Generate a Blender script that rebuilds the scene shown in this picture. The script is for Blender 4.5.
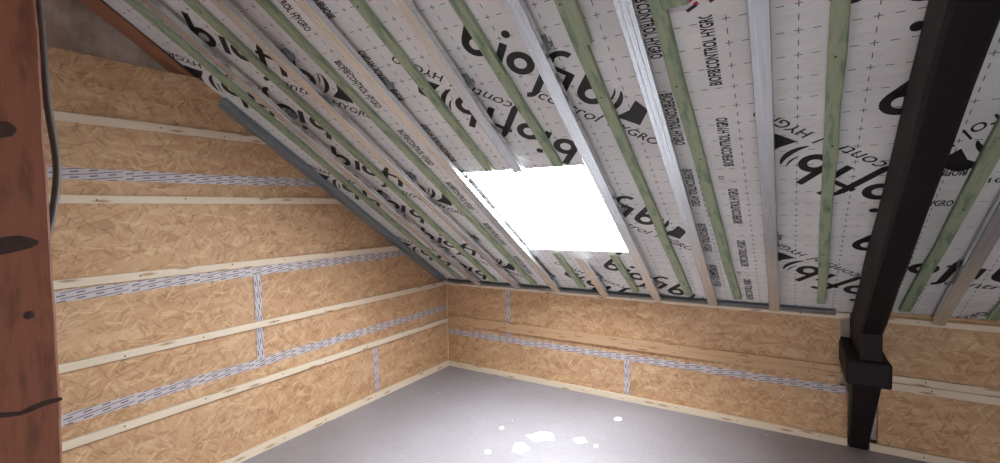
import bpy, bmesh, math, random
from mathutils import Matrix, Vector, noise
random.seed(7)
for o in list(bpy.data.objects): bpy.data.objects.remove(o)
SC = bpy.context.scene
COL = SC.collection

# ------------------------------------------------------------------ camera
CAM = Vector((2.938, -3.697, 1.542))
YAW, PITCH, ROLL, FPX = math.radians(-31.93), math.radians(-2.62), math.radians(-0.957), 474.77
def cam_axes(y, p, r):
    f = Vector((math.sin(y)*math.cos(p), math.cos(y)*math.cos(p), math.sin(p)))
    rt = Vector((math.cos(y), -math.sin(y), 0)); u = rt.cross(f)
    return math.cos(r)*rt + math.sin(r)*u, -math.sin(r)*rt + math.cos(r)*u, f
rt, up, fw = cam_axes(YAW, PITCH, ROLL)
cd = bpy.data.cameras.new('camera'); cd.sensor_width = 36; cd.lens = FPX/1000*36
cd.clip_start = 0.05; cd.clip_end = 200
cam = bpy.data.objects.new('camera', cd); COL.objects.link(cam)
cam.matrix_world = Matrix(((rt.x, up.x, -fw.x, CAM.x), (rt.y, up.y, -fw.y, CAM.y), (rt.z, up.z, -fw.z, CAM.z), (0, 0, 0, 1)))
SC.camera = cam
# ------------------------------------------------------------------ sky, exposure
W = bpy.data.worlds.new('overcast_sky'); SC.world = W; W.use_nodes = True
bg = W.node_tree.nodes['Background']; bg.inputs[0].default_value = (0.93, 0.97, 1.0, 1); bg.inputs[1].default_value = 50.0
vs = SC.view_settings; vs.view_transform = 'Standard'; vs.look = 'None'; vs.gamma = 1; vs.use_curve_mapping = False
vs.exposure = -0.06

# ------------------------------------------------------------------ roof frame: u along the eave, v up the slope, off = below the membrane
TH, H0 = math.radians(33.23), 0.859
CT, ST = math.cos(TH), math.sin(TH)
DEPTH = 8.4                       # knee wall to opposite knee wall
VR = DEPTH/2/CT                   # ridge
def RP(u, v, off=0.0, side=1):
    p = Vector((u, -v*CT - off*ST, H0 + v*ST - off*CT))
    if side < 0: p.y = -DEPTH - p.y
    return p
SKY = (1.275, 2.005, 0.715, 1.655)        # roof window in view: u0 u1 v0 v1
GAB = (-6.1, -5.5, 0.7, 1.3)              # added fill-light opening in the right gable, outside the picture: y0 y1 z0 z1
SKY3 = (2.6, 3.9, 0.35, 1.45)             # added fill-light opening low in the opposite slope, unseen behind the camera

# ------------------------------------------------------------------ materials
def new_mat(name):
    m = bpy.data.materials.new(name); m.use_nodes = True
    nt = m.node_tree; b = nt.nodes['Principled BSDF']
    return m, nt, b
class N:
    """tiny node helper"""
    def __init__(s, nt): s.nt = nt
    def n(s, t, **k):
        d = s.nt.nodes.new(t)
        for a, v in k.items(): setattr(d, a, v)
        return d
    def put(s, sock, v):
        if isinstance(v, bpy.types.NodeSocket): s.nt.links.new(v, sock)
        else: sock.default_value = v
    def math(s, op, a, b=0.0, c=0.0):
        d = s.n('ShaderNodeMath', operation=op)
        for i, v in enumerate((a, b, c)): s.put(d.inputs[i], v)
        return d.outputs[0]
    def mix(s, f, a, b, bt='MIX'):
        d = s.n('ShaderNodeMix', data_type='RGBA', blend_type=bt)
        s.put(d.inputs[0], f); s.put(d.inputs[6], a); s.put(d.inputs[7], b)
        return d.outputs[2]
    def noise(s, vec, scale, detail=3, rough=0.5, dim='3D'):
        d = s.n('ShaderNodeTexNoise', noise_dimensions=dim); s.put(d.inputs['Vector'], vec)
        d.inputs['Scale'].default_value = scale; d.inputs['Detail'].default_value = detail; d.inputs['Roughness'].default_value = rough
        return d.outputs[0]
    def map(s, vec, rot=(0,0,0), scale=(1,1,1), loc=(0,0,0)):
        d = s.n('ShaderNodeMapping'); s.put(d.inputs[0], vec)
        d.inputs[1].default_value = loc; d.inputs[2].default_value = rot; d.inputs[3].default_value = scale
        return d.outputs[0]
    def ramp(s, f, stops):
        d = s.n('ShaderNodeValToRGB'); s.put(d.inputs[0], f); e = d.color_ramp.elements
        while len(e) < len(stops): e.new(0.5)
        for i, (p, c) in enumerate(stops): e[i].position = p; e[i].color = (*c, 1) if len(c) == 3 else c
        return d.outputs[0]
    def bump(s, h, strength=0.3, dist=0.01):
        d = s.n('ShaderNodeBump'); d.inputs['Strength'].default_value = strength; d.inputs['Distance'].default_value = dist
        s.put(d.inputs['Height'], h); return d.outputs[0]
def lin(*c):
    return tuple((x/255/12.92 if x/255 <= 0.04045 else ((x/255+0.055)/1.055)**2.4) for x in c)

def mat_osb():
    m, nt, b = new_mat('osb'); k = N(nt)
    uv = k.n('ShaderNodeUVMap').outputs[0]
    w = k.n('ShaderNodeTexNoise', noise_dimensions='2D'); k.put(w.inputs['Vector'], uv); w.inputs['Scale'].default_value = 14; w.inputs['Detail'].default_value = 2
    off = k.n('ShaderNodeVectorMath', operation='SCALE'); k.put(off.inputs[0], w.outputs[1]); off.inputs['Scale'].default_value = 0.014
    add = k.n('ShaderNodeVectorMath', operation='ADD'); k.put(add.inputs[0], uv); k.put(add.inputs[1], off.outputs[0])
    p = add.outputs[0]
    A, B, C_, D = lin(182,146,115), lin(203,172,144), lin(160,123,92), lin(192,158,128)
    col = None; hgt = None
    LAY = ((0.1, 7, 34, 0), (0.62, 7, 40, 0), (-0.5, 8, 42, 0), (1.3, 9, 44, 0), (-1.05, 8, 46, 0), (0.25, 9, 50, 0), (2.0, 10, 52, 0),
           (0.35, 12, 105, 1), (-0.75, 13, 110, 1), (1.15, 13, 100, 1), (-0.2, 8, 60, 2), (0.9, 10, 64, 2))
    for i, (ang, sx, sy, kind) in enumerate(LAY):
        v = k.n('ShaderNodeTexVoronoi', voronoi_dimensions='2D', feature='F1')
        k.put(v.inputs['Vector'], k.map(k.map(p, rot=(0, 0, ang), loc=(i*3.7, i*1.3, 0)), scale=(sx, sy, 1))); v.inputs['Scale'].default_value = 1
        sp = k.n('ShaderNodeSeparateColor'); k.put(sp.inputs[0], v.outputs['Color'])
        if kind == 0: c = k.ramp(sp.outputs[1], [(0.0, C_), (0.3, A), (0.7, D), (1.0, B)])
        elif kind == 1: c = (*lin(120, 84, 52), 1)
        else: c = (*lin(224, 196, 158), 1)
        if col is None: col = c; hgt = sp.outputs[2]
        else:
            thr = (0.64, 0.94, 0.92)[kind]
            mask = k.math('GREATER_THAN', sp.outputs[0], thr)
            edge = k.math('LESS_THAN', v.outputs['Distance'], 0.40)
            f = k.math('MULTIPLY', k.math('MULTIPLY', mask, edge), (0.7, 0.5, 0.4)[kind])
            col = k.mix(f, col, c)
            hgt = k.math('ADD', hgt, k.math('MULTIPLY', f, sp.outputs[2]))
    fine = k.noise(k.map(uv, scale=(40, 160, 1)), 1.0, 3, dim='2D')
    col = k.mix(0.35, col, k.ramp(fine, [(0.3, lin(150,110,72)), (0.65, lin(222,186,142))]), 'SOFT_LIGHT')
    big = k.noise(uv, 1.7, 2, dim='2D')
    col = k.mix(0.18, col, k.ramp(big, [(0.35, lin(178,138,102)), (0.7, lin(204,174,142))]), 'MIX')
    k.put(b.inputs['Base Color'], col); b.inputs['Roughness'].default_value = 0.62
    k.put(b.inputs['Normal'], k.bump(hgt, 0.35, 0.003))
    return m

def mat_wood(name, c1, c2, scale=1.0, rough=0.7, knot=None, bump=0.2, blot=None, spec=0.5):
    """grain runs along object-space x (UV x)"""
    m, nt, b = new_mat(name); k = N(nt)
    uv = k.n('ShaderNodeUVMap').outputs[0]
    g = k.noise(k.map(uv, scale=(6*scale, 140*scale, 1)), 1.0, 4, 0.6, '2D')
    g2 = k.noise(k.map(uv, scale=(2*scale, 24*scale, 1)), 1.0, 2, 0.5, '2D')
    col = k.mix(k.math('ADD', k.math('MULTIPLY', g, 0.6), k.math('MULTIPLY', g2, 0.4)), (*c1, 1), (*c2, 1))
    if blot:
        n = k.noise(k.map(uv, scale=(7, 30, 1)), 1.0, 3, 0.6, '2D')
        col = k.mix(k.ramp(n, [(0.48, (0, 0, 0)), (0.7, (1, 1, 1))]), col, (*blot, 1))
    if knot:
        v = k.n('ShaderNodeTexVoronoi', voronoi_dimensions='2D'); k.put(v.inputs['Vector'], k.map(uv, scale=(3.1, 17, 1))); v.inputs['Scale'].default_value = 1
        col = k.mix(k.ramp(v.outputs['Distance'], [(0.05, (0.8, 0.8, 0.8)), (0.16, (0, 0, 0))]), col, (*knot, 1))
    k.put(b.inputs['Base Color'], col); b.inputs['Roughness'].default_value = rough; b.inputs['Specular IOR Level'].default_value = spec
    k.put(b.inputs['Normal'], k.bump(g, bump, 0.002))
    return m

def mat_plain(name, c, rough=0.6, metal=0.0, var=0.08, nscale=20, bump=0.0, spec=0.5):
    m, nt, b = new_mat(name); k = N(nt)
    gp = k.n('ShaderNodeNewGeometry').outputs['Position']
    n = k.noise(gp, nscale, 3)
    d = tuple(max(0, x*(1-var)) for x in c); l = tuple(min(1, x*(1+var)) for x in c)
    k.put(b.inputs['Base Color'], k.ramp(n, [(0.3, d), (0.7, l)]))
    b.inputs['Roughness'].default_value = rough; b.inputs['Metallic'].default_value = metal; b.inputs['Specular IOR Level'].default_value = spec
    if bump: k.put(b.inputs['Normal'], k.bump(n, bump, 0.01))
    return m

def mat_membrane(name, swap=False, u0=0.14, v0=0.06):
    m, nt, b = new_mat(name); k = N(nt)
    uv = k.n('ShaderNodeUVMap').outputs[0]
    s = k.n('ShaderNodeSeparateXYZ'); k.put(s.inputs[0], uv)
    U, V = (s.outputs[1], s.outputs[0]) if swap else (s.outputs[0], s.outputs[1])
    def near(x, x0, per):   # distance to the closest line x0 + n*per
        return k.math('PINGPONG', k.math('SUBTRACT', k.math('ADD', x, 20*per), x0), per/2)
    def both(d1, t1, d2, t2):
        return k.math('MULTIPLY', k.math('LESS_THAN', d1, t1), k.math('LESS_THAN', d2, t2))
    hz = both(near(V, v0, 0.1), 0.0016, near(U, u0, 0.05), 0.0115)
    vt = both(near(U, u0, 0.2), 0.0016, near(V, v0, 0.05), 0.0115)
    ink = k.math('MAXIMUM', hz, vt)
    n = k.noise(uv, 3.0, 3, dim='2D')
    base = k.ramp(n, [(0.3, lin(218, 213, 213)), (0.7, lin(230, 225, 225))])
    k.put(b.inputs['Base Color'], k.mix(k.math('MULTIPLY', ink, 0.85), base, (*lin(48, 44, 46), 1)))
    b.inputs['Roughness'].default_value = 0.55; b.inputs['Specular IOR Level'].default_value = 0.3
    wr = k.noise(k.map(uv, scale=(2.2, 5, 1)), 1.6, 4, 0.6, '2D')
    k.put(b.inputs['Normal'], k.bump(wr, 0.5, 0.03))
    return m

def mat_tape():
    m, nt, b = new_mat('joint_tape'); k = N(nt)
    uv = k.n('ShaderNodeUVMap').outputs[0]
    s = k.n('ShaderNodeSeparateXYZ'); k.put(s.inputs[0], uv)
    # small print in slanting rows: bold dashes and thin long lines
    row = k.math('ADD', s.outputs[1], k.math('MULTIPLY', s.outputs[0], -0.12))
    r = k.math('MODULO', k.math('ADD', row, 10), 0.028)
    dash = k.math('MODULO', k.math('ADD', s.outputs[0], 10), 0.075)
    bold = k.math('MULTIPLY', k.math('LESS_THAN', k.math('ABSOLUTE', k.math('SUBTRACT', r, 0.007)), 0.0034), k.math('LESS_THAN', dash, 0.034))
    gap = k.math('MODULO', k.math('ADD', s.outputs[0], 10), 0.31)
    thin = k.math('MULTIPLY', k.math('LESS_THAN', k.math('ABSOLUTE', k.math('SUBTRACT', r, 0.020)), 0.0022), k.math('LESS_THAN', gap, 0.27))
    ink = k.math('MAXIMUM', bold, thin)
    k.put(b.inputs['Base Color'], k.mix(k.math('MULTIPLY', ink, 0.8), (*lin(188, 176, 178), 1), (*lin(52, 46, 76), 1)))
    b.inputs['Roughness'].default_value = 0.45
    return m

def mat_floor():
    m, nt, b = new_mat('grey_screed'); k = N(nt)
    gp = k.n('ShaderNodeNewGeometry').outputs['Position']
    n = k.noise(gp, 1.6, 5, 0.6); n2 = k.noise(gp, 30, 3, 0.6)
    col = k.ramp(n, [(0.3, lin(136, 129, 134)), (0.72, lin(149, 143, 149))])
    col = k.mix(0.10, col, k.ramp(n2, [(0.35, lin(118, 112, 116)), (0.65, lin(170, 166, 170))]))
    v = k.n('ShaderNodeTexVoronoi'); k.put(v.inputs['Vector'], gp); v.inputs['Scale'].default_value = 7.5
    dot = k.math('LESS_THAN', v.outputs['Distance'], 0.035)
    sp = k.n('ShaderNodeSeparateColor'); k.put(sp.inputs[0], v.outputs['Color'])
    col = k.mix(k.math('MULTIPLY', dot, k.math('GREATER_THAN', sp.outputs[0], 0.72)), col, (*lin(235, 235, 238), 1))
    col = k.mix(k.math('MULTIPLY', dot, k.math('LESS_THAN', sp.outputs[0], 0.13)), col, (*lin(70, 66, 66), 1))
    k.put(b.inputs['Base Color'], col); b.inputs['Roughness'].default_value = 0.5
    k.put(b.inputs['Normal'], k.bump(n2, 0.08, 0.005))
    return m

def mat_masonry():
    m, nt, b = new_mat('old_masonry'); k = N(nt)
    gp = k.n('ShaderNodeNewGeometry').outputs['Position']
    n = k.noise(gp, 5, 6, 0.65); n2 = k.noise(gp, 2.2, 3)
    col = k.ramp(n, [(0.3, lin(146, 124, 112)), (0.55, lin(188, 168, 156)), (0.75, lin(220, 206, 196))])
    col = k.mix(k.ramp(n2, [(0.5, (0, 0, 0)), (0.72, (0.7, 0.7, 0.7))]), col, (*lin(148, 98, 72), 1))
    k.put(b.inputs['Base Color'], col); b.inputs['Roughness'].default_value = 0.9
    k.put(b.inputs['Normal'], k.bump(n, 0.6, 0.03))
    return m

def mat_glass():
    m, nt, b = new_mat('window_glass'); nt.nodes.remove(b); k = N(nt)
    t = k.n('ShaderNodeBsdfTransparent'); t.inputs[0].default_value = (0.97, 0.99, 0.985, 1)
    g = k.n('ShaderNodeBsdfGlossy'); g.inputs['Roughness'].default_value = 0.02
    mx = k.n('ShaderNodeMixShader'); mx.inputs[0].default_value = 0.05; k.put(mx.inputs[1], t.outputs[0]); k.put(mx.inputs[2], g.outputs[0])
    k.put(nt.nodes['Material Output'].inputs[0], mx.outputs[0])
    return m

def mat_steel(name='galvanised_steel', c=(0.74, 0.77, 0.80), rough=0.26):
    m, nt, b = new_mat(name); k = N(nt)
    uv = k.n('ShaderNodeUVMap').outputs[0]
    n = k.noise(k.map(uv, scale=(3, 90, 1)), 1.0, 3, 0.6, '2D')
    k.put(b.inputs['Base Color'], k.ramp(n, [(0.3, tuple(x*0.9 for x in c)), (0.7, tuple(min(1, x*1.08) for x in c))]))
    b.inputs['Metallic'].default_value = 0.78; b.inputs['Roughness'].default_value = rough
    return m

M = dict(
    osb=mat_osb(), tape=mat_tape(), floor=mat_floor(), masonry=mat_masonry(), glass=mat_glass(), steel=mat_steel(),
    steel_edge=mat_steel('grey_steel', (0.40, 0.42, 0.44), 0.4),
    steel_dark=mat_steel('dull_steel', (0.30, 0.31, 0.33), 0.45),
    pine=mat_wood('pale_pine', lin(202, 180, 158), lin(224, 206, 186), knot=lin(150, 105, 66)),
    pine_warm=mat_wood('warm_pine', lin(176, 138, 104), lin(198, 162, 128), knot=lin(150, 95, 55)),
    green=mat_wood('green_treated_timber', lin(140, 150, 122), lin(178, 182, 154), rough=0.75, blot=lin(116, 138, 112)),
    dark=mat_wood('dark_stained_oak', lin(22, 15, 16), lin(38, 29, 31), scale=0.5, rough=0.62, bump=0.35, spec=0.2),
    redwood=mat_wood('reddish_timber', lin(120, 69, 50), lin(150, 92, 67), scale=0.45, rough=0.7, bump=0.4, blot=lin(112, 64, 46)),
    orange=mat_wood('orange_rafter', lin(140, 88, 64), lin(172, 116, 88), scale=0.6, rough=0.8, bump=0.3),
    ink=mat_plain('black_print', lin(26, 23, 24), 0.55, var=0.05),
    red_ink=mat_plain('red_print', lin(190, 50, 60), 0.55, var=0.05),
    sheet=mat_membrane('membrane'), sheet_turned=mat_membrane('membrane_turned', True, 0.05, 0.03),
    sheet_left=mat_membrane('membrane_left', False, 0.09, 0.02), sheet_mid=mat_membrane('membrane_mid', False, 0.14, 0.08),
    screw=mat_plain('dark_screw', lin(48, 42, 40), 0.4, 0.6),
    cable=mat_plain('grey_cable', lin(104, 95, 92), 0.55),
    knot=mat_plain('knot', lin(58, 32, 25), 0.7, var=0.3, nscale=60),
    white=mat_plain('white_plaster', lin(238, 238, 240), 0.75, var=0.04),
    sealant=mat_plain('sealant', lin(226, 196, 156), 0.6),
    roof=mat_plain('roof_deck', lin(120, 105, 90), 0.8),
    frame=mat_plain('grey_frame', lin(104, 107, 112), 0.5),
    lining=mat_plain('white_lining', lin(222, 224, 226), 0.5),
    plaster=mat_plain('plain_plaster', lin(190, 178, 165), 0.85),
)

# ------------------------------------------------------------------ mesh helpers
def mesh_obj(name, bm, mat, parent=None, smooth=False):
    me = bpy.data.meshes.new(name); bmesh.ops.recalc_face_normals(bm, faces=bm.faces); bm.to_mesh(me); bm.free()
    return link(name, me, mat, parent, smooth)
def link(name, me, mat, parent=None, smooth=False):
    if mat and not me.materials: me.materials.append(mat)
    if smooth:
        for p in me.polygons: p.use_smooth = True
    o = bpy.data.objects.new(name, me); COL.objects.link(o)
    if parent: o.parent = parent
    return o
def empty(name, loc=(0, 0, 0)):
    o = bpy.data.objects.new(name, None); COL.objects.link(o); o.location = loc; o.empty_display_size = 0.1
    return o
def tag(o, label=None, cat=None, group=None, kind=None):
    if label: o['label'] = label
    if cat: o['category'] = cat
    if group: o['group'] = group
    if kind: o['kind'] = kind
    return o
def uv_along(bm, ax, off=(0, 0)):
    """box-ish UV in metres: x runs along direction ax, y around it"""
    ax = Vector(ax).normalized(); L = bm.loops.layers.uv.verify()
    a = Vector((0, 0, 1)) if abs(ax.z) < 0.9 else Vector((1, 0, 0))
    s = ax.cross(a).normalized(); t = ax.cross(s).normalized()
    for f in bm.faces:
        f.normal_update()
        w = s if abs(f.normal.dot(s)) < abs(f.normal.dot(t)) else t
        for l in f.loops: l[L].uv = (l.vert.co.dot(ax)+off[0], l.vert.co.dot(w)+off[1])
def hexa(pts, bevel=0.0):
    """8 corners: bottom ring 0-3, top ring 4-7"""
    bm = bmesh.new(); v = [bm.verts.new(p) for p in pts]
    for f in ((0,1,2,3), (7,6,5,4), (0,4,5,1), (1,5,6,2), (2,6,7,3), (3,7,4,0)): bm.faces.new([v[i] for i in f])
    bmesh.ops.recalc_face_normals(bm, faces=bm.faces)
    if bevel: bmesh.ops.bevel(bm, geom=list(bm.edges), offset=bevel, segments=1, affect='EDGES', profile=0.5)
    return bm
def box(x0, x1, y0, y1, z0, z1, bevel=0.0):
    return hexa([(x0,y0,z0),(x1,y0,z0),(x1,y1,z0),(x0,y1,z0),(x0,y0,z1),(x1,y0,z1),(x1,y1,z1),(x0,y1,z1)], bevel)
def clip(bm, co, no, cap=True):
    """remove what lies on the +no side"""
    r = bmesh.ops.bisect_plane(bm, geom=list(bm.verts)+list(bm.edges)+list(bm.faces), plane_co=co, plane_no=no, clear_outer=True)
    if cap:
        ed = [e for e in r['geom_cut'] if isinstance(e, bmesh.types.BMEdge)]
        if ed: bmesh.ops.edgenet_fill(bm, edges=ed)
def extrude_profile(prof, p0, p1, across, down):
    """sweep a 2D outline (a, d) from p0 to p1"""
    bm = bmesh.new(); ends = []
    for P in (p0, p1): ends.append([bm.verts.new(P + across*a + down*d) for a, d in prof])
    n = len(prof)
    for i in range(n): bm.faces.new((ends[0][i], ends[0][(i+1) % n], ends[1][(i+1) % n], ends[1][i]))
    for e in ends: bm.faces.new(e)
    bmesh.ops.recalc_face_normals(bm, faces=bm.faces)
    return bm
def tube(pts, r, n=8):
    bm = bmesh.new(); rings = []
    for i, p in enumerate(pts):
        t = (Vector(pts[min(i+1, len(pts)-1)]) - Vector(pts[max(i-1, 0)])).normalized()
        a = t.cross(Vector((0.3, 0.9, 0.1))).normalized(); b = t.cross(a)
        rings.append([bm.verts.new(Vector(p) + r*(a*math.cos(2*math.pi*k/n) + b*math.sin(2*math.pi*k/n))) for k in range(n)])
    for A, B in zip(rings, rings[1:]):
        for k in range(n): bm.faces.new((A[k], A[(k+1) % n], B[(k+1) % n], B[k]))
    bm.faces.new(rings[0]); bm.faces.new(rings[-1])
    return bm

# ------------------------------------------------------------------ structure: floor, masonry, roof deck
tag(mesh_obj('floor', box(-0.4, 7.4, -DEPTH-0.3, 0.3, -0.15, 0.0), M['floor']), kind='structure')

def rough_wall(origin, du, dv, nrm, w, h, nu, nv, amp, thick):
    """masonry with an uneven face towards nrm"""
    bm = bmesh.new(); g = []
    for j in range(nv+1):
        row = []
        for i in range(nu+1):
            p = Vector(origin) + Vector(du)*(w*i/nu) + Vector(dv)*(h*j/nv)
            q = noise.noise(p*3.1)*amp + noise.noise(p*9.0)*amp*0.5
            row.append(bm.verts.new(p + Vector(nrm)*q))
        g.append(row)
    for j in range(nv):
        for i in range(nu): bm.faces.new((g[j][i], g[j][i+1], g[j+1][i+1], g[j+1][i]))
    rim = [g[0][i] for i in range(nu+1)] + [g[j][nu] for j in range(1, nv+1)] + [g[nv][i] for i in range(nu-1, -1, -1)] + [g[j][0] for j in range(nv-1, 0, -1)]
    bk = [bm.verts.new(v.co - Vector(nrm)*thick) for v in rim]
    n = len(rim)
    for i in range(n): bm.faces.new((rim[i], rim[(i+1) % n], bk[(i+1) % n], bk[i]))
    bm.faces.new(bk)
    return bm
wall_left = tag(mesh_obj('wall_left', rough_wall((-0.13, -DEPTH-0.3, 0), (0,1,0), (0,0,1), (1,0,0), DEPTH+0.6, 4.2, 110, 60, 0.022, 0.28), M['masonry'], smooth=True), kind='structure')
wall_back = tag(mesh_obj('wall_back', rough_wall((-0.4, 0.07, 0), (1,0,0), (0,0,1), (0,-1,0), 7.8, 1.12, 120, 18, 0.010, 0.26), M['masonry'], smooth=True), kind='structure')
def join(bms):
    a = bms[0]
    for q in bms[1:]:
        me = bpy.data.meshes.new('tmp'); q.to_mesh(me); q.free(); a.from_mesh(me); bpy.data.meshes.remove(me)
    return a
tag(mesh_obj('wall_right', join([box(7.0, 7.3, -DEPTH-0.3, GAB[0], 0, 4.2), box(7.0, 7.3, GAB[1], 0.3, 0, 4.2), box(7.0, 7.3, GAB[0], GAB[1], 0, GAB[2]), box(7.0, 7.3, GAB[0], GAB[1], GAB[3], 4.2)]), M['plaster']), kind='structure')
tag(mesh_obj('wall_front', box(-0.4, 7.3, -DEPTH-0.3, -DEPTH, 0, 1.12), M['plaster']), kind='structure')

def slab(name, us, vs_, hole, off0, off1, side, mat):
    """slab with a rectangular hole, cells between the u and v cuts"""
    u0, u1, v0, v1 = hole
    U = [us[0], u0, u1, us[1]]; V = [vs_[0], v0, v1, vs_[1]]
    bm = bmesh.new(); vv = {}
    def vert(i, j, k):
        if (i, j, k) not in vv: 
            fl = 0.12*k                     # the opening widens outwards
            vv[i, j, k] = bm.verts.new(RP(U[i]+(0, -fl, fl, 0)[i], V[j]+(0, -fl, fl, 0)[j], (off0, off1)[k], side))
        return vv[i, j, k]
    solid = {(i, j) for i in range(3) for j in range(3)} - {(1, 1)}
    for (i, j) in solid:
        for k in (0, 1): bm.faces.new([vert(i,j,k), vert(i+1,j,k), vert(i+1,j+1,k), vert(i,j+1,k)])
        for (di, dj, a, c) in ((-1,0,(i,j),(i,j+1)), (1,0,(i+1,j),(i+1,j+1)), (0,-1,(i,j),(i+1,j)), (0,1,(i,j+1),(i+1,j+1))):
            if (i+di, j+dj) not in solid: bm.faces.new([vert(*a,0), vert(*c,0), vert(*c,1), vert(*a,1)])
    return mesh_obj(name, bm, mat)
ceiling = tag(slab('ceiling', (-0.5, 7.4), (-0.5, VR+0.15), SKY, -0.012, -0.07, 1, M['roof']), kind='structure')
tag(slab('ceiling_opposite', (-0.5, 7.4), (-0.5, VR+0.15), SKY3, -0.012, -0.07, -1, M['plaster']), kind='structure')

# roof windows: lining, frame, glass, and a light portal for sampling the sky
def roof_window(name, hole, side, glass_off):
    u0, u1, v0, v1 = hole
    root = tag(empty(name, RP((u0+u1)/2, (v0+v1)/2, 0, side)), kind='structure')
    inv = Matrix.Translation(-root.location)
    def part(n, bm, mat):
        bmesh.ops.transform(bm, matrix=inv, verts=bm.verts); uv_along(bm, (1, 0, 0)); return mesh_obj(n, bm, mat, root)
    def rbox(a0, a1, b0, b1, o0, o1, bev=0.0):
        return hexa([RP(a0,b0,o0,side), RP(a1,b0,o0,side), RP(a1,b1,o0,side), RP(a0,b1,o0,side), RP(a0,b0,o1,side), RP(a1,b0,o1,side), RP(a1,b1,o1,side), RP(a0,b1,o1,side)], bev)
    t = 0.005
    for q in ((u0-t, u0, v0-t, v1+t), (u1, u1+t, v0-t, v1+t), (u0, u1, v0-t, v0), (u0, u1, v1, v1+t)):
        part('frame_bar', rbox(*q, -0.012, 0.0015), M['lining'])
    part('pane', rbox(u0, u1, v0, v1, glass_off-0.004, glass_off), M['glass'])
    c = RP((u0+u1)/2, (v0+v1)/2, glass_off-0.03, side); nrm = (RP(u0, v0, 1, side)-RP(u0, v0, 0, side)).normalized()
    portal(name, c, nrm, Vector((1, 0, 0)), u1-u0, v1-v0)
    return root
def portal(name, c, nrm, xa, w, h):
    ld = bpy.data.lights.new(name+'_portal', 'AREA'); ld.shape = 'RECTANGLE'; ld.size = w; ld.size_y = h; ld.energy = 1
    ld.cycles.is_portal = True
    lo = bpy.data.objects.new(name+'_portal', ld); COL.objects.link(lo)
    za = -nrm; ya = za.cross(xa)
    lo.matrix_world = Matrix(((xa.x, ya.x, za.x, c.x), (xa.y, ya.y, za.y, c.y), (xa.z, ya.z, za.z, c.z), (0,0,0,1)))
roof_window('window_1', SKY, 1, -0.006)
roof_window('fill_window_3', SKY3, -1, -0.006)  # added out of view to brighten the ceiling and low wall
w2 = tag(empty('fill_window_2', (7.05, (GAB[0]+GAB[1])/2, GAB[2])), kind='structure')  # added out of view as fill for the left wall and post
def w2part(n, x0, x1, y0, y1, z0, z1, mat):
    bm = box(x0, x1, y0, y1, z0, z1); bmesh.ops.transform(bm, matrix=Matrix.Translation(-w2.location), verts=bm.verts); mesh_obj(n, bm, mat, w2)
for q in ((GAB[0], GAB[1], GAB[2], GAB[2]+0.06), (GAB[0], GAB[1], GAB[3]-0.06, GAB[3]), (GAB[0], GAB[0]+0.06, GAB[2]+0.06, GAB[3]-0.06), (GAB[1]-0.06, GAB[1], GAB[2]+0.06, GAB[3]-0.06)):
    w2part('frame_bar', 7.03, 7.09, *q, M['lining'])
w2part('pane', 7.058, 7.062, GAB[0]+0.06, GAB[1]-0.06, GAB[2]+0.06, GAB[3]-0.06, M['glass'])
portal('fill_window_2', Vector((7.12, (GAB[0]+GAB[1])/2, (GAB[2]+GAB[3])/2)), Vector((-1, 0, 0)), Vector((0, 1, 0)), GAB[1]-GAB[0], GAB[3]-GAB[2])

# ------------------------------------------------------------------ OSB panels of the two walls (parts of the walls)
def osb_panel(parent, bm, ax, seed):
    bm.faces.ensure_lookup_table()
    random.seed(seed); uv_along(bm, ax, (random.uniform(0, 20), random.uniform(0, 20)))
    return mesh_obj('osb_panel', bm, M['osb'], parent)
slope_n = Vector((0, ST, CT))            # points up out of the room
def left_panel(y0, y1, z0, z1, seed):
    bm = box(-0.016, 0.0, y0, y1, z0, z1)
    clip(bm, RP(0, 0, 0.0), slope_n)
    if len(bm.faces): osb_panel(wall_left, bm, (0, 1, 0), seed)
    else: bm.free()
g = 0.0015
for zi, (z0, z1, ys) in enumerate(((0, 0.582, (0, -0.96, -3.46, -5.96, -8.4)), (0.582, 1.176, (0, -1.945, -4.445, -6.9, -8.4)),
                                   (1.176, 1.751, (-0.3, -3.25, -5.75, -8.4)), (1.751, 2.332, (-1.1, -3.75, -6.25, -8.4)))):
    for a, (ya, yb) in enumerate(zip(ys, ys[1:])): left_panel(yb+g, ya-g, z0+g, z1-g, zi*10+a)
def back_panel(x0, x1, z0, z1, seed): osb_panel(wall_back, box(x0+g, x1-g, 0.0, 0.016, z0+g, z1-g), (1, 0, 0), seed)
GAP0, GAP1 = 3.205, 3.385
for i, (x0, x1, z0, z1) in enumerate(((0, 1.807, 0, 0.353), (1.807, GAP0+0.03, 0, 0.353), (0, 0.706, 0.353, 0.858), (0.706, GAP0-0.015, 0.353, 0.858),
                                      (GAP1, 5.6, 0, 0.45), (GAP1+0.015, 4.9, 0.45, 0.858), (5.6, 7.0, 0, 0.45), (4.9, 7.0, 0.45, 0.858))):
    back_panel(x0, x1, z0, z1, 70+i)
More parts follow.
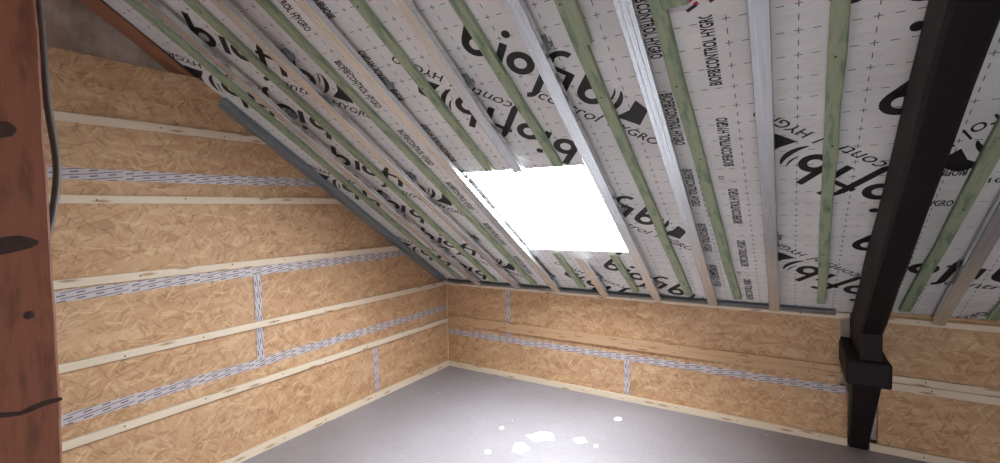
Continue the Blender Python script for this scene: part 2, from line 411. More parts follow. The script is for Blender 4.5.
# printed jointing tape over the panel joints
def tape(parent, p0, p1, across, nrm, w=0.056):
    p0, p1, across, nrm = map(Vector, (p0, p1, across, nrm)); d = (p1-p0).normalized(); L = (p1-p0).length
    n = max(2, int(L/0.12)); bm = bmesh.new(); uvl = bm.loops.layers.uv.verify(); rows = []
    for i in range(n+1):
        c = p0 + d*(L*i/n) + across*random.uniform(-0.0025, 0.0025)
        rows.append([bm.verts.new(c + across*(s*w/2) + nrm*(0.0022+random.uniform(0, 0.0008))) for s in (-1, 1)])
    for i in range(n):
        f = bm.faces.new((rows[i][0], rows[i][1], rows[i+1][1], rows[i+1][0]))
        for l, q in zip(f.loops, ((L*i/n, 0), (L*i/n, w), (L*(i+1)/n, w), (L*(i+1)/n, 0))): l[uvl].uv = q
    return mesh_obj('joint_tape', bm, M['tape'], parent)
random.seed(3)
for (ya, za, yb, zb) in ((-5.0, 0.574, -0.02, 0.585), (-5.0, 1.160, -0.585, 1.180), (-5.0, 1.735, -1.42, 1.757)):
    tape(wall_left, (0, ya, za), (0, yb, zb), (0, 0, 1), (1, 0, 0))
tape(wall_left, (0.0007, -1.946, 1.16), (0.0007, -1.944, 0.60), (0, 1, 0), (1, 0, 0), 0.05)
tape(wall_left, (0.0007, -0.965, 0.43), (0.0007, -0.956, 0.055), (0, 1, 0), (1, 0, 0), 0.05)
tape(wall_back, (0.02, 0, 0.345), (GAP0+0.02, 0, 0.352), (0, 0, 1), (0, -1, 0), 0.052)
tape(wall_back, (0.708, -0.0007, 0.815), (0.704, -0.0007, 0.36), (1, 0, 0), (0, -1, 0), 0.05)
tape(wall_back, (1.809, -0.0007, 0.345), (1.806, -0.0007, 0.052), (1, 0, 0), (0, -1, 0), 0.05)

# ------------------------------------------------------------------ roof membrane sheets with their print
def sheet(name, u0, u1, v0, v1, off, mat, hole=None):
    bm = bmesh.new(); uvl = bm.loops.layers.uv.verify()
    U = sorted({u0, u1} | ({max(u0, hole[0]), min(u1, hole[1])} if hole else set())); V = sorted({v0, v1} | ({hole[2], hole[3]} if hole else set()))
    vv = {}
    for i in range(len(U)-1):
        for j in range(len(V)-1):
            cu, cv = (U[i]+U[i+1])/2, (V[j]+V[j+1])/2
            if hole and hole[0] < cu < hole[1] and hole[2] < cv < hole[3]: continue
            q = []
            for a, b in ((i, j), (i+1, j), (i+1, j+1), (i, j+1)):
                if (a, b) not in vv: vv[a, b] = bm.verts.new(RP(U[a], V[b], off))
                q.append(vv[a, b])
            f = bm.faces.new(q)
            for l, (a, b) in zip(f.loops, ((i, j), (i+1, j), (i+1, j+1), (i, j+1))): l[uvl].uv = (U[a], V[b])
    me = bpy.data.meshes.new(name)
    bmesh.ops.recalc_face_normals(bm, faces=bm.faces); bm.to_mesh(me); bm.free()
    return link(name, me, mat, ceiling)
B01, B12, B23 = 1.155, 2.585, 3.30
VT = VR - 0.02
sheets = [sheet('membrane_sheet', 0.0, B01, 0.0, VT, 0.000, M['sheet_left']),
          sheet('membrane_sheet', B01-0.05, B12, 0.0, VT, 0.002, M['sheet_mid'], SKY),
          sheet('membrane_sheet', B12-0.05, B23+0.02, 0.0, VT, 0.004, M['sheet']),
          sheet('membrane_sheet', B23, 7.0, 0.0, 1.36, 0.002, M['sheet_turned']),
          sheet('membrane_sheet', B23, 7.0, 1.33, 2.76, 0.004, M['sheet_turned']),
          sheet('membrane_sheet', B23, 7.0, 2.73, VT, 0.002, M['sheet_turned'])]
SOFF = [0.0, 0.002, 0.004, 0.002, 0.004, 0.002]
SRECT = [(0.0, B01, 0, VT), (B01, B12, 0, VT), (B12, B23, 0, VT), (B23, 7.0, 0, 1.33), (B23, 7.0, 1.36, 2.73), (B23, 7.0, 2.76, VT)]

def text_mesh(s, bold=0.0, shear=0.0):
    c = bpy.data.curves.new('txt', 'FONT'); c.body = s; c.size = 1; c.offset = bold; c.shear = shear; c.resolution_u = 3
    o = bpy.data.objects.new('txt', c); COL.objects.link(o)
    me = bpy.data.meshes.new_from_object(o); bpy.data.objects.remove(o); bpy.data.curves.remove(c)
    return me
def fit_into(bm, me, x0, x1, y0, y1):
    """append text mesh scaled to the given box"""
    xs = [v.co.x for v in me.vertices]; ys = [v.co.y for v in me.vertices]
    a, b, c, d = min(xs), max(xs), min(ys), max(ys)
    vs_ = [bm.verts.new((x0+(v.co.x-a)/(b-a)*(x1-x0), y0+(v.co.y-c)/(d-c)*(y1-y0), 0)) for v in me.vertices]
    for p in me.polygons:
        try: bm.faces.new([vs_[i] for i in p.vertices])
        except ValueError: pass
T_MAIN = text_mesh('biofib', 0.030); T_CTRL = text_mesh('control', 0.0, 0.25); T_HYG = text_mesh('HYGRO', 0.012, 0.15)
T_EDGE = text_mesh("BIOFIB'CONTROL HYGRO", 0.028, 0.08); T_TEN = text_mesh('10', 0.01)
def poly(bm, pts):
    bm.faces.new([bm.verts.new((x, y, 0)) for x, y in pts])
def arc_band(bm, cx, cy, r0, r1, a0, a1, n=8):
    for i in range(n):
        A, B = a0+(a1-a0)*i/n, a0+(a1-a0)*(i+1)/n
        t0, t1 = math.sin(math.pi*i/n), math.sin(math.pi*(i+1)/n)
        m = (r0+r1)/2; h = (r1-r0)/2
        poly(bm, [(cx+(m-h*(0.25+t0*0.75))*math.cos(A), cy+(m-h*(0.25+t0*0.75))*math.sin(A)), (cx+(m+h*(0.25+t0*0.75))*math.cos(A), cy+(m+h*(0.25+t0*0.75))*math.sin(A)),
                  (cx+(m+h*(0.25+t1*0.75))*math.cos(B), cy+(m+h*(0.25+t1*0.75))*math.sin(B)), (cx+(m-h*(0.25+t1*0.75))*math.cos(B), cy+(m-h*(0.25+t1*0.75))*math.sin(B))])
def ring(bm, cx, cy, r0, r1, a0=0.0, a1=2*math.pi, n=24):
    for i in range(n):
        A, B = a0+(a1-a0)*i/n, a0+(a1-a0)*(i+1)/n
        poly(bm, [(cx+r0*math.cos(A), cy+r0*math.sin(A)), (cx+r1*math.cos(A), cy+r1*math.sin(A)), (cx+r1*math.cos(B), cy+r1*math.sin(B)), (cx+r0*math.cos(B), cy+r0*math.sin(B))])
def stroke(bm, x0, y0, x1, y1, w):
    d = Vector((x1-x0, y1-y0)).normalized(); n = Vector((-d.y, d.x))*w/2
    poly(bm, [(x0+n.x, y0+n.y), (x0-n.x, y0-n.y), (x1-n.x, y1-n.y), (x1+n.x, y1+n.y)])
def logo_bm():
    """the printed word mark: round strokes, x along the baseline, origin near the bowl of the first letter"""
    bm = bmesh.new(); W_ = 0.033; rO, rI = 0.061, 0.0275
    ring(bm, 0.0, -0.028, rI, rO); stroke(bm, -0.046, -0.03, -0.052, 0.105, W_)                      # b
    stroke(bm, 0.110, -0.085, 0.104, 0.034, W_); ring(bm, 0.100, 0.082, 0.0, 0.0185, n=14)           # i
    ring(bm, 0.197, -0.028, rI, rO)                                                                  # o
    stroke(bm, 0.306, -0.150, 0.300, 0.062, W_); ring(bm, 0.350, 0.060, 0.0365, 0.0635, math.pi, math.pi*0.42, 10); stroke(bm, 0.272, 0.022, 0.405, 0.020, 0.024)   # f
    ring(bm, 0.266, -0.145, 0.0265, 0.0535, 0.0, -1.3, 6)
    stroke(bm, 0.408, -0.088, 0.402, 0.030, W_)                                                      # i
    ring(bm, 0.520, -0.030, rI, rO); stroke(bm, 0.474, -0.032, 0.466, 0.112, W_)                     # b
    arc_band(bm, 0.500, -0.005, 0.098, 0.108, -0.25, 0.55)
    arc_band(bm, 0.515, -0.025, 0.112, 0.138, -0.62, 0.62)
    poly(bm, [(0.668, -0.097), (0.781, -0.088), (0.762, 0.012), (0.690, 0.034), (0.697, -0.030)])
    fit_into(bm, T_CTRL, 0.325, 0.625, -0.178, -0.118)
    fit_into(bm, T_HYG, 0.660, 0.905, -0.168, -0.122)
    return bm
def print_on(k, bm, pos, ang, name, mat='ink', lift=0.0009):
    """lay a flat drawing on sheet k: turn, move, cut to the sheet, keep out of the window"""
    bmesh.ops.transform(bm, matrix=Matrix.Translation((pos[0], pos[1], 0)) @ Matrix.Rotation(ang, 4, 'Z'), verts=bm.verts)
    u0, u1, v0, v1 = SRECT[k]
    for co, no in (((u0, 0, 0), (-1, 0, 0)), ((u1, 0, 0), (1, 0, 0)), ((0, v0+0.01, 0), (0, -1, 0)), ((0, v1, 0), (0, 1, 0))):
        clip(bm, Vector(co), Vector(no), cap=False)
    if k == 1:
        for co, no in (((SKY[0]-0.01, 0, 0), (1, 0, 0)), ((SKY[1]+0.01, 0, 0), (1, 0, 0)), ((0, SKY[2]-0.01, 0), (0, 1, 0)), ((0, SKY[3]+0.01, 0), (0, 1, 0))):
            bmesh.ops.bisect_plane(bm, geom=list(bm.verts)+list(bm.edges)+list(bm.faces), plane_co=co, plane_no=no)
        dead = []
        for f in bm.faces:
            c = f.calc_center_median()
            if SKY[0]-0.01 < c.x < SKY[1]+0.01 and SKY[2]-0.01 < c.y < SKY[3]+0.01: dead.append(f)
        bmesh.ops.delete(bm, geom=dead, context='FACES')
    if not bm.faces: bm.free(); return
    for v in bm.verts: v.co = RP(v.co.x, v.co.y, SOFF[k]+lift)
    me = bpy.data.meshes.new(name); bm.to_mesh(me); bm.free()
    link(name, me, M[mat], sheets[k])
DIR = math.atan2(-0.55, 0.48) + math.radians(6)
for k, (du, dv) in enumerate(((-1.43, 0.40), (0, 0), (1.415, 0.40))):
    for n in range(-1, 5):
        print_on(k, logo_bm(), (1.845+du, 0.50+dv+n), DIR, 'printed_logo')
        print_on(k, logo_bm(), (1.95+du, 0.79+dv+n), DIR+math.pi, 'printed_logo')
    for n in range(0, 10):
        for (uu, s) in ((B01 if k == 1 else (B12 if k == 2 else -0.275), 1), (B12 if k == 1 else (B23+0.9 if k == 2 else B01), -1)):
            bm = bmesh.new(); fit_into(bm, T_EDGE, 0, 0.32, -0.023, 0.023)
            v = 0.09 + 0.4967*n + (0.0 if k == 2 else 0.19)
            if s > 0: print_on(k, bm, (uu+0.095, v), math.pi/2, 'printed_text')
            else: print_on(k, bm, (uu-0.085, v+0.3), -math.pi/2, 'printed_text')
    for n in range(0, 4):
        bm = bmesh.new(); fit_into(bm, T_TEN, 0, 0.03, -0.012, 0.012)
        print_on(k, bm, (B12+0.055 if k == 2 else B01-0.05+1.43*(k == 1)*0, 0.48+n), math.pi/2, 'printed_text')
# the turned sheets right of the truss
for (k, pu, pv, a) in ((4, 3.97, 2.03, DIR-math.pi/2), (4, 5.0, 2.03, DIR-math.pi/2), (4, 3.32, 2.30, DIR+math.pi/2), (4, 4.3, 2.30, DIR+math.pi/2), (3, 3.30, 0.70, -0.16), (3, 4.45, 0.60, DIR-math.pi/2), (5, 4.4, 3.5, DIR-math.pi/2)):
    print_on(k, logo_bm(), (pu, pv), a, 'printed_logo')
for n in range(0, 7):
    bm = bmesh.new(); fit_into(bm, T_EDGE, 0, 0.32, -0.023, 0.023); print_on(4, bm, (3.49+0.4967*n, 1.46), math.pi, 'printed_text')
    bm = bmesh.new(); fit_into(bm, T_EDGE, 0, 0.32, -0.023, 0.023); print_on(3, bm, (3.17+0.4967*n, 1.245), 0, 'printed_text')
    bm = bmesh.new(); fit_into(bm, T_TEN, 0, 0.04, -0.015, 0.015); print_on(4, bm, (3.56+0.4967*n, 1.40), 0, 'printed_text')
# torn upper flap with red and black marks between the green batten and the next rail
flap = bmesh.new(); uvl = flap.loops.layers.uv.verify()
fl = [(2.60, 2.40), (2.68, 2.385), (2.76, 2.395), (2.83, 2.37), (2.83, 2.9), (2.60, 2.9)]
f = flap.faces.new([flap.verts.new(RP(a, b, 0.007)) for a, b in fl])
for l, q in zip(f.loops, fl): l[uvl].uv = (0.02+0.001*q[0], 0.02)
flap_o = mesh_obj('membrane_flap', flap, M['sheet'], ceiling)
random.seed(11)
for i in range(7):
    bm = bmesh.new(); a = random.uniform(2.63, 2.80); b = random.uniform(2.41, 2.47)
    w, h = (0.018, 0.006) if i % 3 else (0.007, 0.007)
    c, s = math.cos(0.5), math.sin(0.5)
    bm.faces.new([bm.verts.new(RP(a+x*c-y*s, b+x*s+y*c, 0.009)) for x, y in ((-w,-h),(w,-h),(w,h),(-w,h))])
    me = bpy.data.meshes.new('printed_mark'); bm.to_mesh(me); bm.free(); link('printed_mark', me, M['red_ink' if i % 3 == 0 else 'ink'], flap_o)

# ------------------------------------------------------------------ green treated battens on the membrane
ORD = ['first', 'second', 'third', 'fourth', 'fifth', 'sixth', 'seventh', 'eighth', 'ninth', 'tenth', 'eleventh', 'twelfth']
ACROSS = Vector((1, 0, 0)); DOWN = Vector((0, -ST, -CT)); UPS = Vector((0, -CT, ST))
def at_line(ub, ut, v): return ub + (ut-ub)*(v-0.1)/2.7
def green_batten(ub, ut, v0, v1, w, label, t=0.027, seed=0, o0=0.005, cut=False):
    random.seed(seed)
    n = max(2, int((v1-v0)/0.25)); bm = bmesh.new(); rings = []
    for i in range(n+1):
        v = v0+(v1-v0)*i/n; u = at_line(ub, ut, v)+random.uniform(-0.003, 0.003); ww = w/2+random.uniform(-0.002, 0.002)
        uc = 2.6 if (cut and i == n) else 0.0
        rings.append([bm.verts.new(RP(u+a, v-(t-o)*uc, o)) for a, o in ((-ww, o0), (-ww, t-0.003), (-ww+0.004, t), (ww-0.004, t), (ww, t-0.003), (ww, o0))])
    for A, B in zip(rings, rings[1:]):
        for q in range(6): bm.faces.new((A[q], A[(q+1) % 6], B[(q+1) % 6], B[q]))
    bm.faces.new(rings[0]); bm.faces.new(rings[-1])
    bmesh.ops.recalc_face_normals(bm, faces=bm.faces); uv_along(bm, UPS, (seed*1.7, seed*0.37))
    o = mesh_obj('treated_batten', bm, M['green'])
    tag(o, label, 'batten', 'green treated battens on the sloping ceiling')
    for i in range(int((v1-v0)/0.45)):
        v = v0+0.2+0.45*i; s = link('nail', NAIL, None, o); s.location = RP(at_line(ub, ut, v)+random.uniform(-0.008, 0.008), v, t+0.0005); s.rotation_euler = (math.pi-TH+math.pi, 0, 0)
    return o
def disc(name, r, h, mat, n=8):
    bm = bmesh.new(); bmesh.ops.create_cone(bm, cap_ends=True, segments=n, radius1=r, radius2=r*0.8, depth=h)
    me = bpy.data.meshes.new(name); bm.to_mesh(me); bm.free(); me.materials.append(mat); return me
NAIL = disc('nail', 0.004, 0.002, M['screw'])
SCREW = disc('screw', 0.0045, 0.003, M['screw'])
GB = [(0.215, 0.215, 0.09, 4.9, 'between the left wall and the second steel rail'), (0.62, 0.585, 0.09, 4.9, ''), (1.02, 0.99, 0.09, 4.9, ''),
      (1.475, 1.45, None, None, ''), (1.91, 1.865, None, None, ''), (2.29, 2.245, 0.12, 4.9, ''), (2.605, 2.54, 0.12, 4.9, ''), (3.08, 3.035, 0.15, 4.9, ''),
      (3.485, 3.56, 0.13, 4.9, ''), (3.86, 3.88, 0.10, 4.9, ''), (4.25, 4.25, 0.10, 4.9, ''), (4.65, 4.65, 0.1, 4.9, '')]
for i, (ub, ut, v0, v1, ex) in enumerate(GB):
    w = 0.05 if i != 7 else 0.048
    if v0 is None:
        green_batten(ub, ut, 0.10, SKY[2]-0.012, w, f'short green batten under the roof window, {"left" if i == 3 else "right"} of the two', seed=i, cut=True)
        green_batten(ub, ut, SKY[3]+0.03, 4.9, w, f'green treated batten ending at the top of the roof window, {"left" if i == 3 else "right"} of the two', seed=i+40)
    else:
        lab = f'green treated batten on the sloping ceiling, {ORD[i]} from the left gable wall'
        if i == 8: lab = 'green treated batten directly right of the dark sloping truss'
        if i == 9: lab = 'green treated batten, second to the right of the dark truss'
        if i == 10: lab = 'green treated batten, third to the right of the dark truss'
        if i == 11: lab = 'green treated batten, fourth to the right of the dark truss'
        green_batten(ub, ut, v0, v1, w, lab, seed=i)
# splice pieces nailed beside and over two of the battens
green_batten(2.318, 2.276, 2.40, 3.4, 0.046, 'short green splice piece with rounded end beside a long green batten', t=0.048, seed=61, o0=0.0285)
green_batten(2.625, 2.600, 2.47, 3.0, 0.085, 'wide green timber block beside the printed overlap at the top edge', t=0.046, seed=62, o0=0.0285)

# ------------------------------------------------------------------ galvanised ceiling rails
RAIL_PROF = []
def rail_profile(face=0.062):
    w, d0, d1, t = 0.030, face-0.027, face, 0.0012
    out = [(-w+0.006, d0), (-w, d0), (-w, d1-0.002), (-w+0.002, d1), (-0.0125, d1), (-0.011, d1-0.0005), (-0.0095, d1), (0.0095, d1), (0.011, d1-0.0005), (0.0125, d1), (w-0.002, d1), (w, d1-0.002), (w, d0), (w-0.006, d0)]
    inn = [(w-0.006, d0+t), (w-t, d0+t), (w-t, d1-t-0.002), (-w+t, d1-t-0.002), (-w+t, d0+t), (-w+0.006, d0+t)]
    return out+inn
def hanger_mesh():
    bm = box(-0.034, -0.0305, -0.02, 0.02, -0.062, 0.0)
    for q in (box(0.0305, 0.034, -0.02, 0.02, -0.062, 0.0), box(-0.034, 0.034, -0.02, 0.02, -0.0035, 0.0), box(0.034, 0.048, -0.012, 0.012, -0.05, -0.030)):
        me = bpy.data.meshes.new('tmp'); q.to_mesh(me); q.free(); bm.from_mesh(me); bpy.data.meshes.remove(me)
    uv_along(bm, (0, 1, 0))
    me = bpy.data.meshes.new('hanger_clip'); bm.to_mesh(me); bm.free(); me.materials.append(M['steel_dark']); return me
HANGER = hanger_mesh()
ROOFROT = Matrix(((1, 0, 0), (0, -CT, -DOWN.y), (0, ST, -DOWN.z))).to_euler()     # local x=u, y=up the slope, z=up out of the roof
def rail(ub, ut, v0, v1, label, clips=(), cut=False):
    p0 = RP(at_line(ub, ut, v0), v0); p1 = RP(at_line(ub, ut, v1), v1)
    bm = extrude_profile(rail_profile(), p0, p1, ACROSS, DOWN)
    if cut:                                   # mitred end, so that only the face reaches the window edge
        for q in bm.verts:
            if (q.co-p1).length < 0.2: q.co -= UPS*((0.062-(q.co-p1).dot(DOWN))*2.6)
    uv_along(bm, UPS, (ub*3, ub))
    root = mesh_obj('ceiling_rail', bm, M['steel']); tag(root, label, 'rail', 'galvanised steel rails on the sloping ceiling')
    for v in clips:
        if v0 < v < v1:
            h = link('hanger_clip', HANGER, None, root); h.location = RP(at_line(ub, ut, v), v, 0.0); h.rotation_euler = ROOFROT
    return root
RL = [(0.445, 0.395), (0.86, 0.81), (1.245, 1.235), (1.66, 1.67), (2.065, 2.10), (2.45, 2.46), (2.825, 2.84), (3.175, 3.13), (3.64, 3.615), (4.05, 4.03), (4.45, 4.45)]
cl = {0: (0.7, 1.5, 2.35, 3.2), 1: (0.9, 1.7, 2.7), 2: (0.3, 1.68, 2.42, 3.2), 3: (0.35, 2.35, 2.9), 4: (0.32, 1.3, 2.45, 3.2), 5: (0.5, 3.0), 6: (1.0, 2.9), 7: (), 8: (0.75, 1.9), 9: (0.9, 1.9), 10: (1.0, 2.0)}
for i, (ub, ut) in enumerate(RL):
    if i == 7: continue                                   # the place of the next rail is taken by the truss
    if i == 3:
        rail(ub, ut, 0.055, SKY[2]-0.012, 'short steel ceiling rail running from under the roof window to the low wall', cl[3], True)
        rail(ub, ut, SKY[3]+0.05, 4.9, 'steel ceiling rail stopping at the middle of the roof window top', cl[3]); continue
    lab = ['bare steel ceiling rail, first from the left gable wall', 'bare steel ceiling rail, second from the left gable wall', 'steel ceiling rail running along the left edge of the roof window', '',
           'bright steel ceiling rail running along the right edge of the roof window', 'bright steel ceiling rail, first one right of the roof window rail', 'bluish steel ceiling rail, last one left of the dark truss', '',
           'steel ceiling rail, first one right of the dark truss', 'steel ceiling rail, second one right of the dark truss', 'steel ceiling rail, third one right of the dark truss'][i]
    rail(ub, ut, 0.055, 4.9, lab, cl[i])
# U channels at the left gable and along the eave
U_PROF = [(0, 0), (0.0, 0.062), (0.034, 0.062), (0.034, 0.058), (0.004, 0.058), (0.004, 0.004), (0.034, 0.004), (0.034, 0.0)]
bm = extrude_profile([(a+0.002, d+0.006) for a, d in U_PROF], RP(0, 0.05), RP(0, 2.53), ACROSS, DOWN); uv_along(bm, UPS)
tag(mesh_obj('edge_channel', bm, M['steel_edge']), 'grey steel edge channel running up the slope against the left gable wall', 'rail')
bm = extrude_profile([(a+0.002, d+0.006) for a, d in ((0, 0), (0.04, 0), (0.04, 0.003), (0.003, 0.003), (0.003, 0.027), (0.04, 0.027), (0.04, 0.030), (0, 0.030))], RP(0.04, 0.004), RP(3.16, 0.004), UPS, DOWN); uv_along(bm, (1, 0, 0))
tag(mesh_obj('edge_channel', bm, M['steel_dark']), 'dark steel edge channel along the eave on top of the low wall', 'rail')

# ------------------------------------------------------------------ pine battens on the walls
def wall_batten(bm, ax, label, mat, screws, rot, group, seed=0):
    uv_along(bm, ax, (seed*2.3, seed*0.7))
    o = mesh_obj('wall_batten', bm, M[mat]); tag(o, label, 'batten', group)
    for p in screws:
        s = link('screw', SCREW, None, o); s.location = p; s.rotation_euler = rot
    return o
GL, GK = 'pine battens on the left gable wall', 'pine battens on the low wall'
labs = ['pine batten at the foot of the left gable wall on the floor', 'pine batten on the left gable wall, lowest above the floor batten', 'pine batten on the left gable wall meeting the corner at ceiling height',
        'pine batten on the left gable wall, third up from the floor one', 'level pine batten on the left gable wall at eye height', 'topmost pine batten on the left gable wall']
random.seed(5)
for i, (z0, z1) in enumerate(((0.0, 0.052), (0.441, 0.483), (0.811, 0.853), (1.207, 1.249), (1.606, 1.646), (1.992, 2.034))):
    bm = box(0.0045, 0.027, -DEPTH+0.02, -0.012 if i < 3 else 0.4, z0, z1, 0.0012)
    clip(bm, RP(0, 0, 0.073 if i > 2 else 0.012), slope_n)
    yend = -0.03 if i < 3 else -(z1+0.1-H0)/math.tan(TH)
    sc = []
    y = yend-0.15
    while y > -4.4:
        sc.append((0.0275, y+random.uniform(-0.05, 0.05), (z0+z1)/2+random.uniform(-0.008, 0.008))); y -= 0.42
    wall_batten(bm, (0, 1, 0), labs[i], 'pine', sc, (0, math.pi/2, 0), GL, i)
def kb(x0, x1, z0, z1, lab, mat, seed, d=0.025, sc=True):
    scs = []; x = x0+0.2
    while sc and x < min(x1-0.05, 5):
        scs.append((x+random.uniform(-0.06, 0.06), -d-0.0005, (z0+z1)/2+random.uniform(-0.008, 0.008))); x += 0.4
    wall_batten(box(x0, x1, -d, -0.0045, z0, z1, 0.0012), (1, 0, 0), lab, mat, scs, (math.pi/2, 0, 0), GK, seed)
kb(0.028, 3.232, 0.0, 0.047, 'pine batten along the floor of the low wall left of the truss', 'pine', 21)
kb(3.345, 6.98, 0.0, 0.047, 'pine batten along the floor of the low wall right of the truss', 'pine', 22)
kb(0.028, GAP0-0.015, 0.468, 0.510, 'warm pine batten halfway up the low wall left of the truss, upper of a pair', 'pine_warm', 23)
kb(0.028, GAP0-0.005, 0.425, 0.467, 'warm pine batten halfway up the low wall left of the truss, lower of a pair', 'pine_warm', 24, 0.0245)
kb(3.385, 6.98, 0.452, 0.494, 'pale pine batten halfway up the low wall right of the truss, upper of a pair', 'pine', 25)
kb(3.385, 6.98, 0.403, 0.449, 'pale pine batten halfway up the low wall right of the truss, lower of a pair', 'pine', 26, 0.0245)
kb(0.028, 3.235, 0.813, 0.852, 'pine batten along the top of the low wall left of the truss', 'pine', 27)
kb(3.37, 6.98, 0.813, 0.852, 'pine batten along the top of the low wall right of the truss', 'pine', 28)
bm = hexa([RP(a, b, o) for o in (0.006, 0.024) for a, b in ((3.37, 0.0), (6.98, 0.0), (6.98, 0.055), (3.37, 0.055))], 0.0015); uv_along(bm, (1, 0, 0))
tag(mesh_obj('eave_board', bm, M['pine_warm']), 'reddish timber strip under the membrane along the eave, right of the truss', 'board')
# bead of sealant in the corner
pts = [(0.006+random.uniform(-0.001, 0.001), -0.006+random.uniform(-0.001, 0.001), 0.055+0.755*i/22) for i in range(23)]
bm = tube(pts, 0.006, 6)
for v in bm.verts: v.co.x += noise.noise(v.co*40)*0.003; v.co.y += noise.noise(v.co*40+Vector((5, 0, 0)))*0.003
tag(mesh_obj('sealant_bead', bm, M['sealant'], smooth=True), 'pale bead of sealant running up the corner of the two panelled walls', 'sealant')

# ------------------------------------------------------------------ verge rafter on the masonry gable
bm = hexa([RP(-0.095, 1.2, -0.004), RP(-0.018, 1.2, -0.004), RP(-0.018, VR-0.1, -0.004), RP(-0.095, VR-0.1, -0.004), RP(-0.090, 1.2, 0.035), RP(-0.018, 1.2, 0.025), RP(-0.018, VR-0.1, 0.025), RP(-0.090, VR-0.1, 0.035)])
bmesh.ops.subdivide_edges(bm, edges=[e for e in bm.edges if (e.verts[0].co-e.verts[1].co).length > 1], cuts=30)
for v in bm.verts: v.co += Vector((0, -0.5, -1))*abs(noise.noise(v.co*6))*0.012
uv_along(bm, UPS)
tag(mesh_obj('verge_rafter', bm, M['orange']), 'old orange-brown rafter under the roof slope against the rough masonry gable', 'rafter')

# ------------------------------------------------------------------ dark truss in the low wall
truss = empty('roof_truss', (3.29, 0.02, 0)); tag(truss, 'dark stained roof truss with sloping rafter, stub tie beam and leaning strut', 'truss')
inv = Matrix.Translation(-truss.location)
def tpart(name, bm, ax, lab=None, seed=0):
    uv_along(bm, ax, (seed, seed*0.4)); bmesh.ops.transform(bm, matrix=inv, verts=bm.verts)
    o = mesh_obj(name, bm, M['dark'], truss)
    return o
X0, X1 = 3.243, 3.348
def uneven(bm, amp, s):
    for v in bm.verts: v.co += Vector((noise.noise(v.co*s), noise.noise(v.co*s+Vector((7, 0, 0))), noise.noise(v.co*s+Vector((0, 9, 0)))))*amp
bm = hexa([RP(X0, -0.12, 0.008), RP(X1, -0.12, 0.008), RP(X1, VR-0.05, 0.008), RP(X0, VR-0.05, 0.008), RP(X0, -0.12, 0.29), RP(X1, -0.12, 0.29), RP(X1, VR-0.05, 0.14), RP(X0, VR-0.05, 0.14)], 0.012)
bmesh.ops.subdivide_edges(bm, edges=[e for e in bm.edges if (e.verts[0].co-e.verts[1].co).length > 1], cuts=24)
uneven(bm, 0.005, 3.0); tpart('rafter', bm, UPS, seed=1)
bm = box(3.183, 3.382, -0.50, 0.06, 0.548, 0.682, 0.008)
bmesh.ops.subdivide_edges(bm, edges=[e for e in bm.edges if (e.verts[0].co-e.verts[1].co).length > 0.3], cuts=4); uneven(bm, 0.004, 6)
tpart('tie_beam', bm, (0, 1, 0), seed=2)
bm = hexa([(3.240, -0.035, 0.0), (3.335, -0.035, 0.0), (3.335, 0.065, 0.0), (3.240, 0.065, 0.0), (3.215, -0.47, 0.56), (3.345, -0.47, 0.56), (3.345, -0.35, 0.56), (3.215, -0.35, 0.56)], 0.006)
tpart('strut', bm, (0, -0.6, 0.8), seed=3)
bm = box(X0+0.003, X1-0.003, -0.455, 0.0, 0.675, 1.0)
clip(bm, RP(0, 0, 0.26), slope_n); tpart('packing_block', bm, (0, 1, 0), seed=4)
PEG = disc('peg', 0.007, 0.006, M['steel'])
for p in ((3.2405, -0.11, 0.735), (3.2405, -0.75, 1.22), (3.231, -0.2, 0.26)):
    s = link('bolt_head', PEG, None, truss); s.location = Vector(p)-truss.location; s.rotation_euler = (0, math.pi/2, 0)

# ------------------------------------------------------------------ reddish post close to the camera, with its cable
post = empty('timber_post', (1.31, -3.42, 0)); tag(post, 'reddish-brown timber post with knots standing close by at the left edge', 'post')
inv = Matrix.Translation(-post.location)
bm = box(1.20, 1.40, -3.56, -3.294, 0.0, 3.02, 0.006)
bmesh.ops.subdivide_edges(bm, edges=[e for e in bm.edges if (e.verts[0].co-e.verts[1].co).length > 1], cuts=90)
for v in bm.verts:
    k = 0.0025 if v.co.z > 1.03 else 0.0035
    v.co.y += noise.noise(Vector((0, 3, v.co.z*9)))*k + noise.noise(Vector((2, 0, v.co.z*40)))*0.0012 - (0.0 if v.co.z > 1.06 else 0.002)
clip(bm, RP(0, 0, 0.07), slope_n)
uv_along(bm, (0, 0, 1)); bmesh.ops.transform(bm, matrix=inv, verts=bm.verts); mesh_obj('shaft', bm, M['redwood'], post)
def on_face(px, py, x=1.4):
    d = rt*((px-500)/FPX) + up*((231.5-py)/FPX) + fw; return CAM + d*((x-CAM.x)/d.x)
def knot(px, py, ry, rz, tilt, name='knot'):
    c = on_face(px, py); bm = bmesh.new(); n = 18
    ring = []; mid = bm.verts.new(c + Vector((0.004, 0, 0)))
    for i in range(n):
        a = 2*math.pi*i/n; r = 1+0.18*noise.noise(Vector((math.cos(a)*1.3, math.sin(a)*1.3, px)))
        y, z = ry*r*math.cos(a), rz*r*math.sin(a)
        ring.append(bm.verts.new(c + Vector((0.0008, y*math.cos(tilt)-z*math.sin(tilt), y*math.sin(tilt)+z*math.cos(tilt)))))
    for i in range(n): bm.faces.new((mid, ring[i], ring[(i+1) % n]))
    bmesh.ops.transform(bm, matrix=inv, verts=bm.verts); mesh_obj(name, bm, M['knot'], post, True)
knot(4, 246, 0.055, 0.020, 0.12); knot(29, 315, 0.010, 0.010, 0); knot(0, 130, 0.03, 0.018, 0.3)
pp = [on_face(x, y, 1.401) for x, y in ((-60, 417), (-30, 417), (0, 416), (20, 414), (32, 409), (44, 404), (58, 400), (62.5, 399))]
bm = bmesh.new(); top = []; bot = []
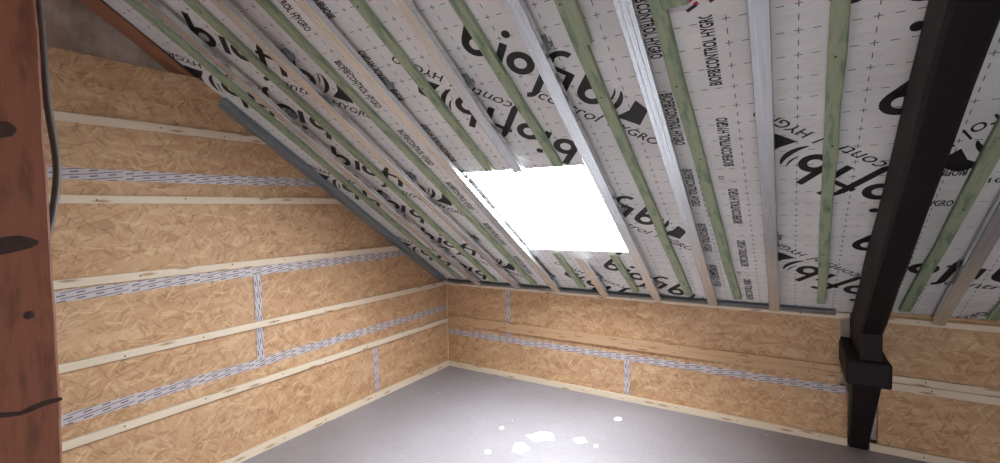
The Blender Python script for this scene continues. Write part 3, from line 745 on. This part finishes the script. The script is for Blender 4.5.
for i, p in enumerate(pp):
    h = (0.006, 0.007, 0.008, 0.006, 0.009, 0.008, 0.007, 0.004)[i]
    top.append(bm.verts.new(p + Vector((0, 0, h)))); bot.append(bm.verts.new(p - Vector((0, 0, h*0.6))))
for i in range(len(pp)-1): bm.faces.new((top[i], bot[i], bot[i+1], top[i+1]))
bmesh.ops.transform(bm, matrix=inv, verts=bm.verts); mesh_obj('splice_crack', bm, M['knot'], post)
cp = [on_face(x, y, 1.15) for x, y in ((33, -60), (36, -20), (39, 10), (42, 40), (44.5, 70), (47, 100), (51, 125), (55, 148), (57, 170), (56, 190), (53, 210), (49, 228), (42, 250), (30, 275))]
fine = []
for i in range(len(cp)-1):
    for s in range(4):
        t = s/4; p0, p1, p2, p3 = cp[max(i-1, 0)], cp[i], cp[i+1], cp[min(i+2, len(cp)-1)]
        fine.append(0.5*((2*p1)+(p2-p0)*t+(2*p0-5*p1+4*p2-p3)*t*t+(3*p1-p0-3*p2+p3)*t**3))
fine.append(cp[-1])
tag(mesh_obj('cable', tube(fine, 0.0095, 8), M['cable'], smooth=True), 'grey cable hanging in a bow beside the reddish post', 'cable')

# ------------------------------------------------------------------ plaster splashes on the floor
def on_floor(px, py):
    d = rt*((px-500)/FPX) + up*((231.5-py)/FPX) + fw; return CAM + d*(-CAM.z/d.z)
SPL = [(543, 436.5, 15, 4, 'largest white plaster splash on the grey floor'), (520, 448, 8, 5, 'white plaster splash just left of and before the largest splash'),
       (580, 440.5, 7, 3, 'pale plaster splash right of the largest one on the floor'), (596, 446, 2.5, 1.5, 'small white plaster drop right of the largest splash'),
       (502, 428, 2.2, 1.6, 'small white plaster drop left of the largest splash'), (488, 452, 3.5, 2.2, 'small white plaster drop at the picture foot left of the splashes'), (618, 419, 4, 2.2, 'thin pale plaster scrape toward the low wall')]
for i, (px, py, rx, ry, lab) in enumerate(SPL):
    bm = bmesh.new(); n = 22; ring = []; out = []
    c = on_floor(px, py); ex = (on_floor(px+rx, py)-c); ey = (on_floor(px, py-ry)-c)
    mid = bm.verts.new(c + Vector((0, 0, 0.006)))
    for k in range(n):
        a = 2*math.pi*k/n; r = 1 + 0.45*noise.noise(Vector((math.cos(a)*1.6+i*4, math.sin(a)*1.6, i)))+0.15*noise.noise(Vector((math.cos(a)*5+i, math.sin(a)*5, i)))
        q = c + ex*(r*math.cos(a)) + ey*(r*math.sin(a))
        ring.append(bm.verts.new(c+(q-c)*0.75+Vector((0, 0, 0.005)))); out.append(bm.verts.new(q+Vector((0, 0, 0.0003))))
    for k in range(n):
        j = (k+1) % n; bm.faces.new((mid, ring[k], ring[j])); bm.faces.new((ring[k], out[k], out[j], ring[j]))
    tag(mesh_obj('plaster_splash', bm, M['white'], smooth=True), lab, 'plaster', 'plaster splashes on the floor')
